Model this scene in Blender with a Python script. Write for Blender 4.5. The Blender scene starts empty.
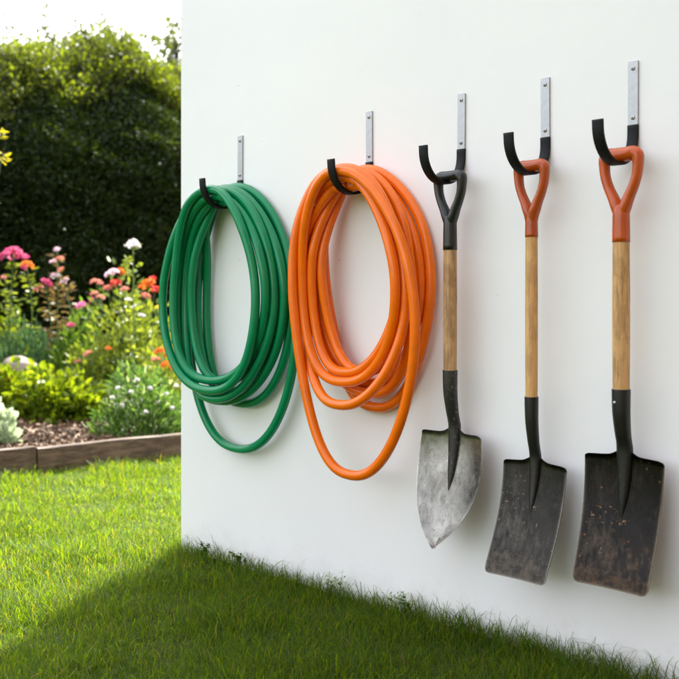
import bpy, math, random
import numpy as np
from mathutils import Vector

RNG = np.random.default_rng(7)
random.seed(7)
SC = bpy.context.scene
COL = SC.collection
PI = math.pi

# ------------------------------------------------------------------ camera frame
CAM = np.array([2.771, -2.009, 0.82])
RIGHT = np.array([0.70711, 0.70711, 0.0])
VIEW = np.array([-0.70711, 0.70711, 0.0])
FPX, CX, HY = 1000.0, 339.5, 307.0


def P(px, Z, py=None, z=None):
    """World point on picture column px at depth Z (row py, or a height z)."""
    p = CAM + VIEW * Z + RIGHT * ((px - CX) / FPX * Z)
    p[2] = z if py is None else CAM[2] - (py - HY) / FPX * Z
    return p


# ------------------------------------------------------------------ materials
def new_mat(name):
    m = bpy.data.materials.new(name)
    m.use_nodes = True
    nt = m.node_tree
    nt.nodes.clear()
    out = nt.nodes.new('ShaderNodeOutputMaterial')
    return m, nt, out


def N(nt, kind, **kw):
    n = nt.nodes.new(kind)
    for k, v in kw.items():
        if k in ('operation', 'blend_type', 'data_type', 'noise_dimensions', 'feature', 'attribute_name',
                 'wave_type', 'bands_direction', 'interpolation_type', 'distance'):
            setattr(n, k, v)
        else:
            n.inputs[k.replace('_', ' ')].default_value = v
    return n


def ramp(nt, fac, stops):
    r = nt.nodes.new('ShaderNodeValToRGB')
    el = r.color_ramp.elements
    while len(el) < len(stops):
        el.new(0.5)
    for e, (p, c) in zip(el, stops):
        e.position = p
        e.color = (c[0], c[1], c[2], 1) if hasattr(c, '__len__') else (c, c, c, 1)
    nt.links.new(fac, r.inputs['Fac'])
    return r


def coord(nt, scale=(1, 1, 1)):
    tc = nt.nodes.new('ShaderNodeTexCoord')
    mp = nt.nodes.new('ShaderNodeMapping')
    mp.inputs['Scale'].default_value = scale
    nt.links.new(tc.outputs['Object'], mp.inputs['Vector'])
    return mp.outputs['Vector']


def noise(nt, vec, scale, detail=4.0, rough=0.55, dist=0.0):
    n = nt.nodes.new('ShaderNodeTexNoise')
    n.inputs['Scale'].default_value = scale
    n.inputs['Detail'].default_value = detail
    n.inputs['Roughness'].default_value = rough
    n.inputs['Distortion'].default_value = dist
    nt.links.new(vec, n.inputs['Vector'])
    return n.outputs['Fac']


def bump(nt, height, strength, distance, bsdf):
    b = nt.nodes.new('ShaderNodeBump')
    b.inputs['Strength'].default_value = strength
    b.inputs['Distance'].default_value = distance
    nt.links.new(height, b.inputs['Height'])
    nt.links.new(b.outputs['Normal'], bsdf.inputs['Normal'])


def principled(nt, out, rough=0.5, metal=0.0, color=None, spec=None):
    b = nt.nodes.new('ShaderNodeBsdfPrincipled')
    b.inputs['Roughness'].default_value = rough
    b.inputs['Metallic'].default_value = metal
    if color is not None:
        b.inputs['Base Color'].default_value = (*color, 1)
    if spec is not None:
        b.inputs['Specular IOR Level'].default_value = spec
    nt.links.new(b.outputs[0], out.inputs['Surface'])
    return b


def mat_plain(name, color, rough=0.5, metal=0.0, nscale=40, namt=0.12, bscale=120, bstr=0.0, spec=None):
    m, nt, out = new_mat(name)
    b = principled(nt, out, rough, metal, spec=spec)
    v = coord(nt)
    f = noise(nt, v, nscale, 5)
    lo = [c * (1 - namt) for c in color]
    hi = [min(1, c * (1 + namt)) for c in color]
    r = ramp(nt, f, [(0.3, lo), (0.7, hi)])
    nt.links.new(r.outputs[0], b.inputs['Base Color'])
    if bstr:
        bump(nt, noise(nt, v, bscale, 4), bstr, 0.002, b)
    return m


def mat_leaf(name, dark, light, transl=0.45, rough=0.45, tint=None, tip=None, spec=0.3):
    """Leaf: colour varies per leaf; light passes through it."""
    m, nt, out = new_mat(name)
    geo = nt.nodes.new('ShaderNodeNewGeometry')
    mid = [(a + b) / 2 for a, b in zip(dark, light)]
    stops = [(0.0, dark), (0.55, mid), (1.0, light)]
    if tip:
        stops[-1] = (0.9, light)
        stops.append((0.97, tip))
    r = ramp(nt, geo.outputs['Random Per Island'], stops)
    b = principled(nt, out, rough, spec=spec)
    nt.links.new(r.outputs[0], b.inputs['Base Color'])
    tr = nt.nodes.new('ShaderNodeBsdfTranslucent')
    mul = nt.nodes.new('ShaderNodeMix')
    mul.data_type = 'RGBA'
    mul.blend_type = 'MULTIPLY'
    mul.inputs[0].default_value = 1.0
    nt.links.new(r.outputs[0], mul.inputs[6])
    t = tint or (1.5, 1.35, 0.5)
    mul.inputs[7].default_value = (*t, 1)
    nt.links.new(mul.outputs[2], tr.inputs['Color'])
    mix = nt.nodes.new('ShaderNodeMixShader')
    mix.inputs[0].default_value = transl
    nt.links.new(b.outputs[0], mix.inputs[1])
    nt.links.new(tr.outputs[0], mix.inputs[2])
    nt.links.new(mix.outputs[0], out.inputs['Surface'])
    return m


def mat_wall():
    m, nt, out = new_mat('white_render_paint')
    b = principled(nt, out, 0.75, spec=0.3)
    v = coord(nt)
    f = noise(nt, v, 1.7, 5, 0.6)
    r = ramp(nt, f, [(0.3, (0.795, 0.80, 0.805)), (0.7, (0.845, 0.845, 0.84))])
    # soil splashed up by rain just above the lawn, and a few specks
    tc = nt.nodes.new('ShaderNodeTexCoord')
    sx = nt.nodes.new('ShaderNodeSeparateXYZ')
    nt.links.new(tc.outputs['Object'], sx.inputs[0])
    fs = noise(nt, v, 14, 7, 0.75)
    ms = nt.nodes.new('ShaderNodeMath')
    ms.operation = 'MULTIPLY_ADD'
    nt.links.new(fs, ms.inputs[0])
    ms.inputs[1].default_value = -0.30
    nt.links.new(sx.outputs['Z'], ms.inputs[2])
    rs_ = ramp(nt, ms.outputs[0], [(0.0, 0.16), (0.11, 0.0)])
    mp_ = nt.nodes.new('ShaderNodeMath')
    mp_.operation = 'ADD'
    mp_.inputs[1].default_value = 0.155
    nt.links.new(ms.outputs[0], mp_.inputs[0])
    nt.links.new(mp_.outputs[0], rs_.inputs['Fac'])
    mxs = nt.nodes.new('ShaderNodeMix')
    mxs.data_type = 'RGBA'
    nt.links.new(rs_.outputs[0], mxs.inputs[0])
    nt.links.new(r.outputs[0], mxs.inputs[6])
    mxs.inputs[7].default_value = (0.36, 0.33, 0.24, 1)
    fk = noise(nt, v, 55, 2, 0.5)
    rk = ramp(nt, fk, [(0.185, (0.7, 0.67, 0.62)), (0.205, (1, 1, 1))])
    mxk = nt.nodes.new('ShaderNodeMix')
    mxk.data_type = 'RGBA'
    mxk.blend_type = 'MULTIPLY'
    mxk.inputs[0].default_value = 1.0
    nt.links.new(mxs.outputs[2], mxk.inputs[6])
    nt.links.new(rk.outputs[0], mxk.inputs[7])
    nt.links.new(mxk.outputs[2], b.inputs['Base Color'])
    h1 = noise(nt, v, 9, 5, 0.6)
    h2 = noise(nt, v, 160, 3, 0.6)
    ad = nt.nodes.new('ShaderNodeMath')
    ad.operation = 'MULTIPLY_ADD'
    nt.links.new(h2, ad.inputs[0])
    ad.inputs[1].default_value = 0.06
    nt.links.new(h1, ad.inputs[2])
    bump(nt, ad.outputs[0], 0.09, 0.012, b)
    return m


def mat_wood(name, dark, mid, light, grain=1.0, wear=0.0, along='z'):
    m, nt, out = new_mat(name)
    b = principled(nt, out, 0.55, spec=0.35)
    v = coord(nt, (1, 1, 0.055) if along == 'z' else (1, 0.055, 1))
    f = noise(nt, v, 170 * grain, 6, 0.65, 0.6)
    r = ramp(nt, f, [(0.28, dark), (0.46, mid), (0.72, light)])
    v2 = coord(nt, (1, 1, 0.35) if along == 'z' else (1, 0.3, 1))
    f2 = noise(nt, v2, 30, 6, 0.7)
    r2 = ramp(nt, f2, [(0.40 - wear * 0.1, (0.32, 0.27, 0.22)), (0.52 + wear * 0.16, (1, 1, 1))])
    mx = nt.nodes.new('ShaderNodeMix')
    mx.data_type = 'RGBA'
    mx.blend_type = 'MULTIPLY'
    mx.inputs[0].default_value = 0.45 + wear
    nt.links.new(r.outputs[0], mx.inputs[6])
    nt.links.new(r2.outputs[0], mx.inputs[7])
    nt.links.new(mx.outputs[2], b.inputs['Base Color'])
    bump(nt, f, 0.35, 0.0015, b)
    return m


def mat_blade(name, base, patch, rust, bright, wear, rough=0.42, metal=0.85):
    """Used shovel steel: scale, polish where soil rubs, a painted reflection gradient, rust and bare edges."""
    m, nt, out = new_mat(name)
    b = principled(nt, out, rough, metal)
    v = coord(nt)
    vs = coord(nt, (1, 1, 0.25))
    f1 = noise(nt, v, 8, 8, 0.58, 0.3)
    # lighter towards the tip: a reflection gradient painted in; rust grows there too
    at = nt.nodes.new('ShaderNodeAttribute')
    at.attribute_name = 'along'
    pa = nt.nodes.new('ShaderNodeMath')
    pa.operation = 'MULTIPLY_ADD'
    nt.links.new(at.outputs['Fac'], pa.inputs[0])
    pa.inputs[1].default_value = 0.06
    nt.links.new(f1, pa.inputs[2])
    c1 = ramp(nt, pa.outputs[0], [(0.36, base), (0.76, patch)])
    f2 = noise(nt, v, 45, 8, 0.75, 0.2)
    s = nt.nodes.new('ShaderNodeMath')
    s.operation = 'MULTIPLY_ADD'
    nt.links.new(at.outputs['Fac'], s.inputs[0])
    s.inputs[1].default_value = 0.34
    nt.links.new(f2, s.inputs[2])
    rr = ramp(nt, s.outputs[0], [(0.76, 0.0), (1.10, 0.7)])
    mx = nt.nodes.new('ShaderNodeMix')
    mx.data_type = 'RGBA'
    nt.links.new(rr.outputs[0], mx.inputs[0])
    nt.links.new(c1.outputs[0], mx.inputs[6])
    mx.inputs[7].default_value = (*rust, 1)
    # scratches / polished areas
    f3 = noise(nt, vs, 60, 6, 0.7)
    f4 = noise(nt, v, 5.0, 4, 0.6)
    mm = nt.nodes.new('ShaderNodeMath')
    mm.operation = 'MULTIPLY'
    nt.links.new(f3, mm.inputs[0])
    nt.links.new(f4, mm.inputs[1])
    r3 = ramp(nt, mm.outputs[0], [(0.26 - wear * 0.14, 0.0), (0.46 - wear * 0.10, 0.25 + 0.45 * wear)])
    ed = nt.nodes.new('ShaderNodeAttribute')
    ed.attribute_name = 'edge'
    mxm = nt.nodes.new('ShaderNodeMath')
    mxm.operation = 'MAXIMUM'
    nt.links.new(r3.outputs[0], mxm.inputs[0])
    nt.links.new(ed.outputs['Fac'], mxm.inputs[1])
    mx2 = nt.nodes.new('ShaderNodeMix')
    mx2.data_type = 'RGBA'
    nt.links.new(mxm.outputs[0], mx2.inputs[0])
    nt.links.new(mx.outputs[2], mx2.inputs[6])
    mx2.inputs[7].default_value = (*bright, 1)
    # specks of dried soil
    f5 = noise(nt, v, 210, 3, 0.6)
    r5 = ramp(nt, f5, [(0.29, (0.35, 0.3, 0.25)), (0.37, (1, 1, 1))])
    mx3 = nt.nodes.new('ShaderNodeMix')
    mx3.data_type = 'RGBA'
    mx3.blend_type = 'MULTIPLY'
    mx3.inputs[0].default_value = 1.0
    nt.links.new(mx2.outputs[2], mx3.inputs[6])
    nt.links.new(r5.outputs[0], mx3.inputs[7])
    f6 = noise(nt, v, 95, 5, 0.65)
    f7 = noise(nt, v, 11, 3, 0.5)
    sp = nt.nodes.new('ShaderNodeMath')
    sp.operation = 'MULTIPLY_ADD'
    nt.links.new(f7, sp.inputs[0])
    sp.inputs[1].default_value = 0.35
    nt.links.new(f6, sp.inputs[2])
    r6 = ramp(nt, sp.outputs[0], [(0.83, 0.0), (0.88, 0.8)])
    mx4 = nt.nodes.new('ShaderNodeMix')
    mx4.data_type = 'RGBA'
    nt.links.new(r6.outputs[0], mx4.inputs[0])
    nt.links.new(mx3.outputs[2], mx4.inputs[6])
    mx4.inputs[7].default_value = (*[c * 1.5 + 0.02 for c in rust], 1)
    nt.links.new(mx4.outputs[2], b.inputs['Base Color'])
    rg = ramp(nt, f2, [(0.3, max(0.05, rough - 0.12)), (0.7, rough + 0.2)])
    nt.links.new(rg.outputs[0], b.inputs['Roughness'])
    mt = ramp(nt, rr.outputs[0], [(0.0, metal), (1.0, 0.25)])
    nt.links.new(mt.outputs[0], b.inputs['Metallic'])
    bump(nt, f2, 0.25, 0.0012, b)
    return m


def mat_painted_metal(name, paint, chip, rough=0.4, amount=0.3):
    m, nt, out = new_mat(name)
    b = principled(nt, out, rough, spec=0.5)
    v = coord(nt)
    f = noise(nt, v, 150, 6, 0.7, 0.3)
    r = ramp(nt, f, [(0.72 - amount * 0.2, 0.0), (0.80 - amount * 0.2, 1.0)])
    f2 = noise(nt, v, 18, 4)
    lo = [c * 0.8 for c in paint]
    hi = [c * 1.15 for c in paint]
    pc = ramp(nt, f2, [(0.3, lo), (0.7, hi)])
    mx = nt.nodes.new('ShaderNodeMix')
    mx.data_type = 'RGBA'
    nt.links.new(r.outputs[0], mx.inputs[0])
    nt.links.new(pc.outputs[0], mx.inputs[6])
    mx.inputs[7].default_value = (*chip, 1)
    nt.links.new(mx.outputs[2], b.inputs['Base Color'])
    bump(nt, noise(nt, v, 150, 4), 0.15, 0.001, b)
    return m


M = {}
M['wall'] = mat_wall()
M['steel'] = mat_plain('brushed_zinc', (0.36, 0.365, 0.375), 0.40, 0.75, 90, 0.08)
M['screw'] = mat_plain('screw_steel', (0.45, 0.45, 0.46), 0.3, 0.9, 60, 0.1)
M['slot'] = mat_plain('screw_recess', (0.02, 0.02, 0.02), 0.6)
M['rubber'] = mat_plain('black_rubber_coating', (0.006, 0.006, 0.0065), 0.6, 0, 60, 0.25, 500, 0.15, 0.22)
M['hose_green'] = mat_plain('green_hose_vinyl', (0.0005, 0.215, 0.078), 0.19, 0, 25, 0.08, 300, 0.03, 0.36)
M['hose_orange'] = mat_plain('orange_hose_vinyl', (0.84, 0.165, 0.003), 0.21, 0, 25, 0.07, 300, 0.03, 0.4)
M['grip_black'] = mat_painted_metal('dark_painted_steel', (0.008, 0.010, 0.008), (0.06, 0.06, 0.05), 0.30, 0.6)
M['grip_orange'] = mat_painted_metal('rust_orange_paint', (0.41, 0.066, 0.005), (0.25, 0.04, 0.005), 0.25, 0.0)
M['grip_orange_bright'] = mat_painted_metal('orange_paint', (0.48, 0.076, 0.005), (0.30, 0.05, 0.005), 0.25, 0.0)
M['socket'] = mat_painted_metal('blackened_steel', (0.006, 0.0057, 0.0054), (0.08, 0.07, 0.06), 0.40, 0.55)
M['socket_worn'] = mat_painted_metal('worn_blackened_steel', (0.016, 0.016, 0.014), (0.13, 0.12, 0.10), 0.40, 0.75)
M['wood_dark'] = mat_wood('weathered_ash_wood', (0.21, 0.105, 0.042), (0.48, 0.28, 0.12), (0.62, 0.40, 0.20), 1.0, 0.12)
M['wood'] = mat_wood('oiled_ash_wood', (0.32, 0.155, 0.05), (0.60, 0.335, 0.125), (0.68, 0.42, 0.18), 1.0, -0.15)
M['wood_mid'] = mat_wood('tan_ash_wood', (0.29, 0.15, 0.055), (0.56, 0.32, 0.125), (0.65, 0.41, 0.18), 1.0, -0.05)
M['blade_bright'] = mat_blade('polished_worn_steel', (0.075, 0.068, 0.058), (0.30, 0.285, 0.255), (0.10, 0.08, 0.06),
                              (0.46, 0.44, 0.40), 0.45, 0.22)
M['blade_dark'] = mat_blade('dull_dark_steel', (0.011, 0.010, 0.009), (0.027, 0.024, 0.020), (0.085, 0.062, 0.038),
                            (0.17, 0.15, 0.125), 0.10, 0.24)
M['blade_rust'] = mat_blade('blackened_rusty_steel', (0.005, 0.0048, 0.0045), (0.014, 0.011, 0.009), (0.085, 0.038, 0.010),
                            (0.13, 0.10, 0.07), 0.03, 0.23)
M['timber'] = mat_wood('weathered_edging_timber', (0.028, 0.016, 0.008), (0.072, 0.040, 0.020), (0.15, 0.095, 0.055), 0.35, 0.2, 'y')
M['bark'] = mat_plain('bark', (0.075, 0.05, 0.034), 0.85, 0, 30, 0.4, 60, 0.6)
M['stem'] = mat_plain('green_stem', (0.09, 0.16, 0.035), 0.6, 0, 30, 0.25)
M['stem_dark'] = mat_plain('dark_stem', (0.030, 0.040, 0.022), 0.7, 0, 30, 0.3)
M['stone'] = mat_plain('pinkish_stone', (0.24, 0.185, 0.16), 0.8, 0, 9, 0.25, 30, 0.5)

M['grass'] = mat_leaf('grass_blades', (0.032, 0.082, 0.006), (0.085, 0.155, 0.012), 0.60, 0.5, (2.85, 2.15, 0.33),
                      (0.13, 0.125, 0.045), 0.18)
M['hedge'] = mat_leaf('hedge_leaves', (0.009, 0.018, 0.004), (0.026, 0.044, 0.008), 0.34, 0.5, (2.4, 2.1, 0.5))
M['hedge_sun_tint'] = mat_leaf('sun_tint_hedge_leaves', (0.050, 0.078, 0.008), (0.11, 0.145, 0.018), 0.55, 0.45, (2.2, 2.0, 0.4))  # lighter copy of the hedge leaf, sunlight painted into its colour
M['treeleaf'] = mat_leaf('tree_leaves', (0.035, 0.06, 0.012), (0.09, 0.12, 0.03), 0.45, 0.45, (1.7, 1.5, 0.6))
M['lime'] = mat_leaf('lime_leaves', (0.075, 0.135, 0.008), (0.20, 0.27, 0.018), 0.5, 0.4, (1.6, 1.4, 0.4))
M['mid'] = mat_leaf('mid_green_leaves', (0.045, 0.10, 0.016), (0.11, 0.20, 0.035), 0.45, 0.4)
M['sage'] = mat_leaf('sage_leaves', (0.045, 0.10, 0.022), (0.14, 0.22, 0.06), 0.4, 0.45, (1.3, 1.4, 0.6), (0.50, 0.55, 0.38))
M['bluegreen'] = mat_leaf('blue_green_leaves', (0.045, 0.10, 0.042), (0.11, 0.19, 0.085), 0.4, 0.5, (1.1, 1.3, 0.8))
M['olive'] = mat_leaf('yellow_green_leaves', (0.09, 0.14, 0.02), (0.22, 0.28, 0.045), 0.45, 0.4)
M['silver'] = mat_leaf('pale_leaves', (0.32, 0.40, 0.25), (0.60, 0.66, 0.50), 0.35, 0.5, (1.1, 1.15, 0.9))
M['goldleaf'] = mat_leaf('golden_leaves', (0.20, 0.20, 0.012), (0.42, 0.36, 0.02), 0.5, 0.4, (1.4, 1.3, 0.4))
M['bronze'] = mat_leaf('bronze_leaves', (0.12, 0.09, 0.04), (0.24, 0.19, 0.08), 0.4, 0.45, (1.4, 1.2, 0.7))
for nm, a, b_ in [('pink', (0.55, 0.06, 0.19), (0.78, 0.20, 0.36)), ('magenta', (0.55, 0.10, 0.30), (0.80, 0.35, 0.55)),
                  ('red', (0.55, 0.03, 0.03), (0.75, 0.10, 0.06)), ('orange', (0.65, 0.12, 0.02), (0.85, 0.32, 0.04)),
                  ('white', (0.70, 0.66, 0.66), (0.86, 0.84, 0.84)), ('blush', (0.62, 0.40, 0.50), (0.82, 0.68, 0.74)),
                  ('salmon', (0.60, 0.20, 0.15), (0.78, 0.40, 0.30)), ('yellow', (0.70, 0.48, 0.03), (0.85, 0.68, 0.06))]:
    M['fl_' + nm] = mat_leaf(nm + '_petals', a, b_, 0.4, 0.5, (1.1, 1.1, 1.1))


def mat_ground():
    m, nt, out = new_mat('thatch_and_soil')
    b = principled(nt, out, 0.9, spec=0.1)
    v = coord(nt)
    f = noise(nt, v, 22, 7, 0.7)
    r = ramp(nt, f, [(0.3, (0.018, 0.022, 0.006)), (0.55, (0.045, 0.07, 0.010)), (0.75, (0.10, 0.10, 0.03))])
    nt.links.new(r.outputs[0], b.inputs['Base Color'])
    bump(nt, f, 0.8, 0.02, b)
    return m


def mat_soil():
    m, nt, out = new_mat('dark_soil')
    b = principled(nt, out, 0.9, spec=0.15)
    v = coord(nt)
    f = noise(nt, v, 35, 8, 0.7)
    r = ramp(nt, f, [(0.3, (0.018, 0.012, 0.008)), (0.7, (0.075, 0.05, 0.032))])
    nt.links.new(r.outputs[0], b.inputs['Base Color'])
    bump(nt, f, 1.0, 0.03, b)
    return m


M['ground'] = mat_ground()
M['soil'] = mat_soil()
M['chips'] = mat_leaf('bark_chips', (0.055, 0.032, 0.019), (0.23, 0.145, 0.09), 0.0, 0.8, (1, 1, 1), (0.36, 0.26, 0.18))


# ------------------------------------------------------------------ mesh helpers
def link(name, me, mat=None, parent=None):
    o = bpy.data.objects.new(name, me)
    COL.objects.link(o)
    if me is not None and mat is not None and not me.materials:
        me.materials.append(mat)
    if parent is not None:
        o.parent = parent
    return o


def empty(name, loc, label, cat, group=None):
    o = bpy.data.objects.new(name, None)
    o.empty_display_size = 0.05
    COL.objects.link(o)
    o.location = [float(c) for c in loc]
    tag(o, label, cat, group)
    return o


def tag(o, label=None, cat=None, group=None, kind=None):
    if label: o['label'] = label
    if cat: o['category'] = cat
    if group: o['group'] = group
    if kind: o['kind'] = kind
    return o


def mesh_np(name, V, F, smooth=True, org=(0, 0, 0), attrs=None):
    """V (n,3); F list of face arrays (each (m,k) int array) or a list of lists."""
    V = np.asarray(V, dtype=np.float64) - np.asarray(org, dtype=np.float64)
    me = bpy.data.meshes.new(name)
    if isinstance(F, list) and F and isinstance(F[0], np.ndarray):
        starts, loops, off = [], [], 0
        for A in F:
            k = A.shape[1]
            loops.append(A.reshape(-1))
            starts.append(off + np.arange(A.shape[0]) * k)
            off += A.size
        loops = np.concatenate(loops).astype(np.int32)
        starts = np.concatenate(starts).astype(np.int32)
        me.vertices.add(len(V))
        me.vertices.foreach_set('co', V.astype(np.float32).reshape(-1))
        me.loops.add(len(loops))
        me.loops.foreach_set('vertex_index', loops)
        me.polygons.add(len(starts))
        me.polygons.foreach_set('loop_start', starts)
        me.update(calc_edges=True)
    else:
        me.from_pydata([tuple(v) for v in V], [], [tuple(f) for f in F])
        me.update()
    me.validate()
    if smooth:
        me.polygons.foreach_set('use_smooth', np.ones(len(me.polygons), dtype=bool))
    if attrs:
        for k, a in attrs.items():
            at = me.attributes.new(k, 'FLOAT', 'POINT')
            at.data.foreach_set('value', np.asarray(a, dtype=np.float32))
    return me


class MB:
    """Collects shapes into ONE mesh."""
    def __init__(self):
        self.V, self.F = [], []

    def add(self, V, F):
        o = len(self.V)
        self.V += [tuple(v) for v in V]
        self.F += [tuple(i + o for i in f) for f in F]

    def box(self, c, s, bev=0.0):
        x, y, z = [k / 2 for k in s]
        if bev <= 0:
            V = [(c[0] + a * x, c[1] + b * y, c[2] + d * z) for a in (-1, 1) for b in (-1, 1) for d in (-1, 1)]
            F = [(0, 1, 3, 2), (4, 6, 7, 5), (0, 4, 5, 1), (2, 3, 7, 6), (0, 2, 6, 4), (1, 5, 7, 3)]
            self.add(V, F)
        else:
            V, idx = [], {}
            for a in (-1, 1):
                for b in (-1, 1):
                    for d in (-1, 1):
                        for ax in range(3):
                            q = [a * (x - bev), b * (y - bev), d * (z - bev)]
                            q[ax] = (a * x, b * y, d * z)[ax]
                            idx[a, b, d, ax] = len(V)
                            V.append((c[0] + q[0], c[1] + q[1], c[2] + q[2]))
            F = []
            for s_ in (-1, 1):
                for ax in range(3):
                    def k(p, q, ax=ax, s_=s_):
                        t = [0, 0, 0]
                        t[ax] = s_
                        t[(ax + 1) % 3] = p
                        t[(ax + 2) % 3] = q
                        return idx[t[0], t[1], t[2], ax]
                    f = [k(-1, -1), k(1, -1), k(1, 1), k(-1, 1)]
                    F.append(f if s_ > 0 else f[::-1])
            for ax in range(3):
                b1, b2 = (ax + 1) % 3, (ax + 2) % 3
                for p in (-1, 1):
                    for q in (-1, 1):
                        t0 = [0, 0, 0]; t1 = [0, 0, 0]
                        t0[ax], t1[ax] = -1, 1
                        t0[b1] = t1[b1] = p
                        t0[b2] = t1[b2] = q
                        F.append([idx[(*t0, b1)], idx[(*t1, b1)], idx[(*t1, b2)], idx[(*t0, b2)]])
            for a in (-1, 1):
                for b in (-1, 1):
                    for d in (-1, 1):
                        F.append([idx[a, b, d, 0], idx[a, b, d, 1], idx[a, b, d, 2]])
            self.add(V, F)

    def tube(self, pts, rad, n=10, cap=True):
        V, F = sweep(pts, rad, n, cap)
        self.add(V, F)

    def build(self, name, mat, parent=None, smooth=True, org=None):
        import bmesh
        o_ = org if org is not None else (parent.location if parent else (0, 0, 0))
        me = mesh_np(name, np.array(self.V), self.F, smooth, o_)
        bm = bmesh.new()
        bm.from_mesh(me)
        bmesh.ops.recalc_face_normals(bm, faces=bm.faces)
        bm.to_mesh(me)
        bm.free()
        ob = link(name, me, mat, parent)
        if org is not None and parent is None:
            ob.location = [float(c) for c in org]
        return ob


def sweep(pts, rad, n=10, cap=True):
    """Round tube along pts (parallel-transport frame)."""
    pts = np.asarray(pts, float)
    m = len(pts)
    rad = np.full(m, rad, float) if np.isscalar(rad) else np.asarray(rad, float)
    T = np.gradient(pts, axis=0)
    T /= np.linalg.norm(T, axis=1)[:, None] + 1e-12
    a = np.array([0, 0, 1.0]) if abs(T[0][2]) < 0.9 else np.array([1.0, 0, 0])
    u = np.cross(T[0], a)
    u /= np.linalg.norm(u)
    V = np.zeros((m, n, 3))
    th = np.arange(n) * 2 * PI / n
    for i in range(m):
        u = u - T[i] * np.dot(u, T[i])
        u /= np.linalg.norm(u) + 1e-12
        w = np.cross(T[i], u)
        V[i] = pts[i] + rad[i] * (np.cos(th)[:, None] * u + np.sin(th)[:, None] * w)
    V = V.reshape(-1, 3).tolist()
    F = []
    for i in range(m - 1):
        for j in range(n):
            k = (j + 1) % n
            F.append((i * n + j, i * n + k, (i + 1) * n + k, (i + 1) * n + j))
    if cap:
        F.append(tuple(range(n))[::-1])
        F.append(tuple((m - 1) * n + j for j in range(n)))
    return V, F


def crom(pts, per=8):
    """Catmull-Rom through the points (any dimension)."""
    p = np.asarray(pts, float)
    p = np.vstack([2 * p[0] - p[1], p, 2 * p[-1] - p[-2]])
    out = []
    for i in range(1, len(p) - 2):
        for t in np.linspace(0, 1, per, endpoint=False):
            a, b, c, d = p[i - 1], p[i], p[i + 1], p[i + 2]
            out.append(0.5 * (2 * b + (c - a) * t + (2 * a - 5 * b + 4 * c - d) * t ** 2 + (3 * b - a - 3 * c + d) * t ** 3))
    out.append(p[-2])
    return np.array(out)


def vnoise(seed, n=6, f0=1.0):
    """Smooth pseudo-noise of position: a few random plane waves, about -1..1."""
    r = np.random.default_rng(seed)
    K = r.normal(size=(n, 3)) * f0 * r.uniform(0.5, 2.0, n)[:, None]
    ph = r.uniform(0, 2 * PI, n)
    return lambda X: np.sin(X @ K.T + ph).sum(1) / math.sqrt(n / 2) / 1.4


# a leaf: ovate outline folded along the midrib (6 points, 2 quads)
def leaves(pos, direc, length, width, rng, roll=None, curl=0.15):
    n = len(pos)
    d = direc / (np.linalg.norm(direc, axis=1)[:, None] + 1e-9)
    a = rng.normal(size=(n, 3))
    s = np.cross(d, a)
    s /= np.linalg.norm(s, axis=1)[:, None] + 1e-9
    up = np.cross(s, d)
    L = np.broadcast_to(length, n)[:, None]
    W = np.broadcast_to(width, n)[:, None] / 2
    b = pos
    l1 = pos + d * L * 0.28 - s * W * 0.85 + up * W * 0.35
    l2 = pos + d * L * 0.66 - s * W * 0.80 + up * W * 0.35 - up * L * curl * 0.4
    t = pos + d * L - up * L * curl
    r2 = pos + d * L * 0.66 + s * W * 0.80 + up * W * 0.35 - up * L * curl * 0.4
    r1 = pos + d * L * 0.28 + s * W * 0.85 + up * W * 0.35
    V = np.stack([b, l1, l2, t, r2, r1], 1).reshape(-1, 3)
    i = np.arange(n)[:, None] * 6
    F = np.concatenate([i + np.array([[0, 3, 2, 1]]), i + np.array([[0, 5, 4, 3]])], 1).reshape(-1, 4)
    return V, F


def leaf_part(name, pos, direc, length, width, mat, parent, rng=RNG, curl=0.15):
    V, F = leaves(np.asarray(pos), np.asarray(direc), length, width, rng, curl=curl)
    org = parent.location if parent else (0, 0, 0)
    me = mesh_np(name, V, [F], False, org)
    return link(name, me, mat, parent)


# ------------------------------------------------------------------ world, sun, camera
SUN_EL = math.radians(50)
sh = np.array([-0.53, 0.884])                     # towards the sun, on the ground
sh = sh / np.linalg.norm(sh)
SUN = Vector((sh[0] * math.cos(SUN_EL), sh[1] * math.cos(SUN_EL), math.sin(SUN_EL)))
w = bpy.data.worlds.new('World')
SC.world = w
w.use_nodes = True
nt = w.node_tree
bg = nt.nodes['Background']
sky = nt.nodes.new('ShaderNodeTexSky')
sky.sky_type = 'NISHITA'
sky.sun_disc = False
sky.sun_elevation = SUN_EL
sky.sun_rotation = math.atan2(sh[0], sh[1])
sky.air_density = 1.0
sky.dust_density = 4.0
sky.ozone_density = 1.0
hs = nt.nodes.new('ShaderNodeHueSaturation')
hs.inputs['Saturation'].default_value = 0.27      # thin bright haze: a nearly white sky
nt.links.new(sky.outputs[0], hs.inputs['Color'])
nt.links.new(hs.outputs[0], bg.inputs['Color'])
bg.inputs['Strength'].default_value = 0.15

sl = bpy.data.lights.new('sun', 'SUN')
sl.energy = 2.6
sl.angle = math.radians(0.6)
sl.color = (1.0, 0.95, 0.86)
so = bpy.data.objects.new('sun', sl)
COL.objects.link(so)
so.rotation_euler = SUN.to_track_quat('Z', 'Y').to_euler()
so.location = (-4, 6, 8)

cd = bpy.data.cameras.new('camera')
cd.sensor_width = 36
cd.lens = FPX / 679 * 36
cd.shift_y = -(339.5 - HY) / 679
cd.clip_start = 0.05
cd.clip_end = 1000
cd.dof.use_dof = True
cd.dof.focus_distance = 2.55
cd.dof.aperture_fstop = 4.5
co = bpy.data.objects.new('camera', cd)
COL.objects.link(co)
co.location = CAM
co.rotation_euler = (PI / 2, 0, PI / 4)
SC.camera = co

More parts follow.
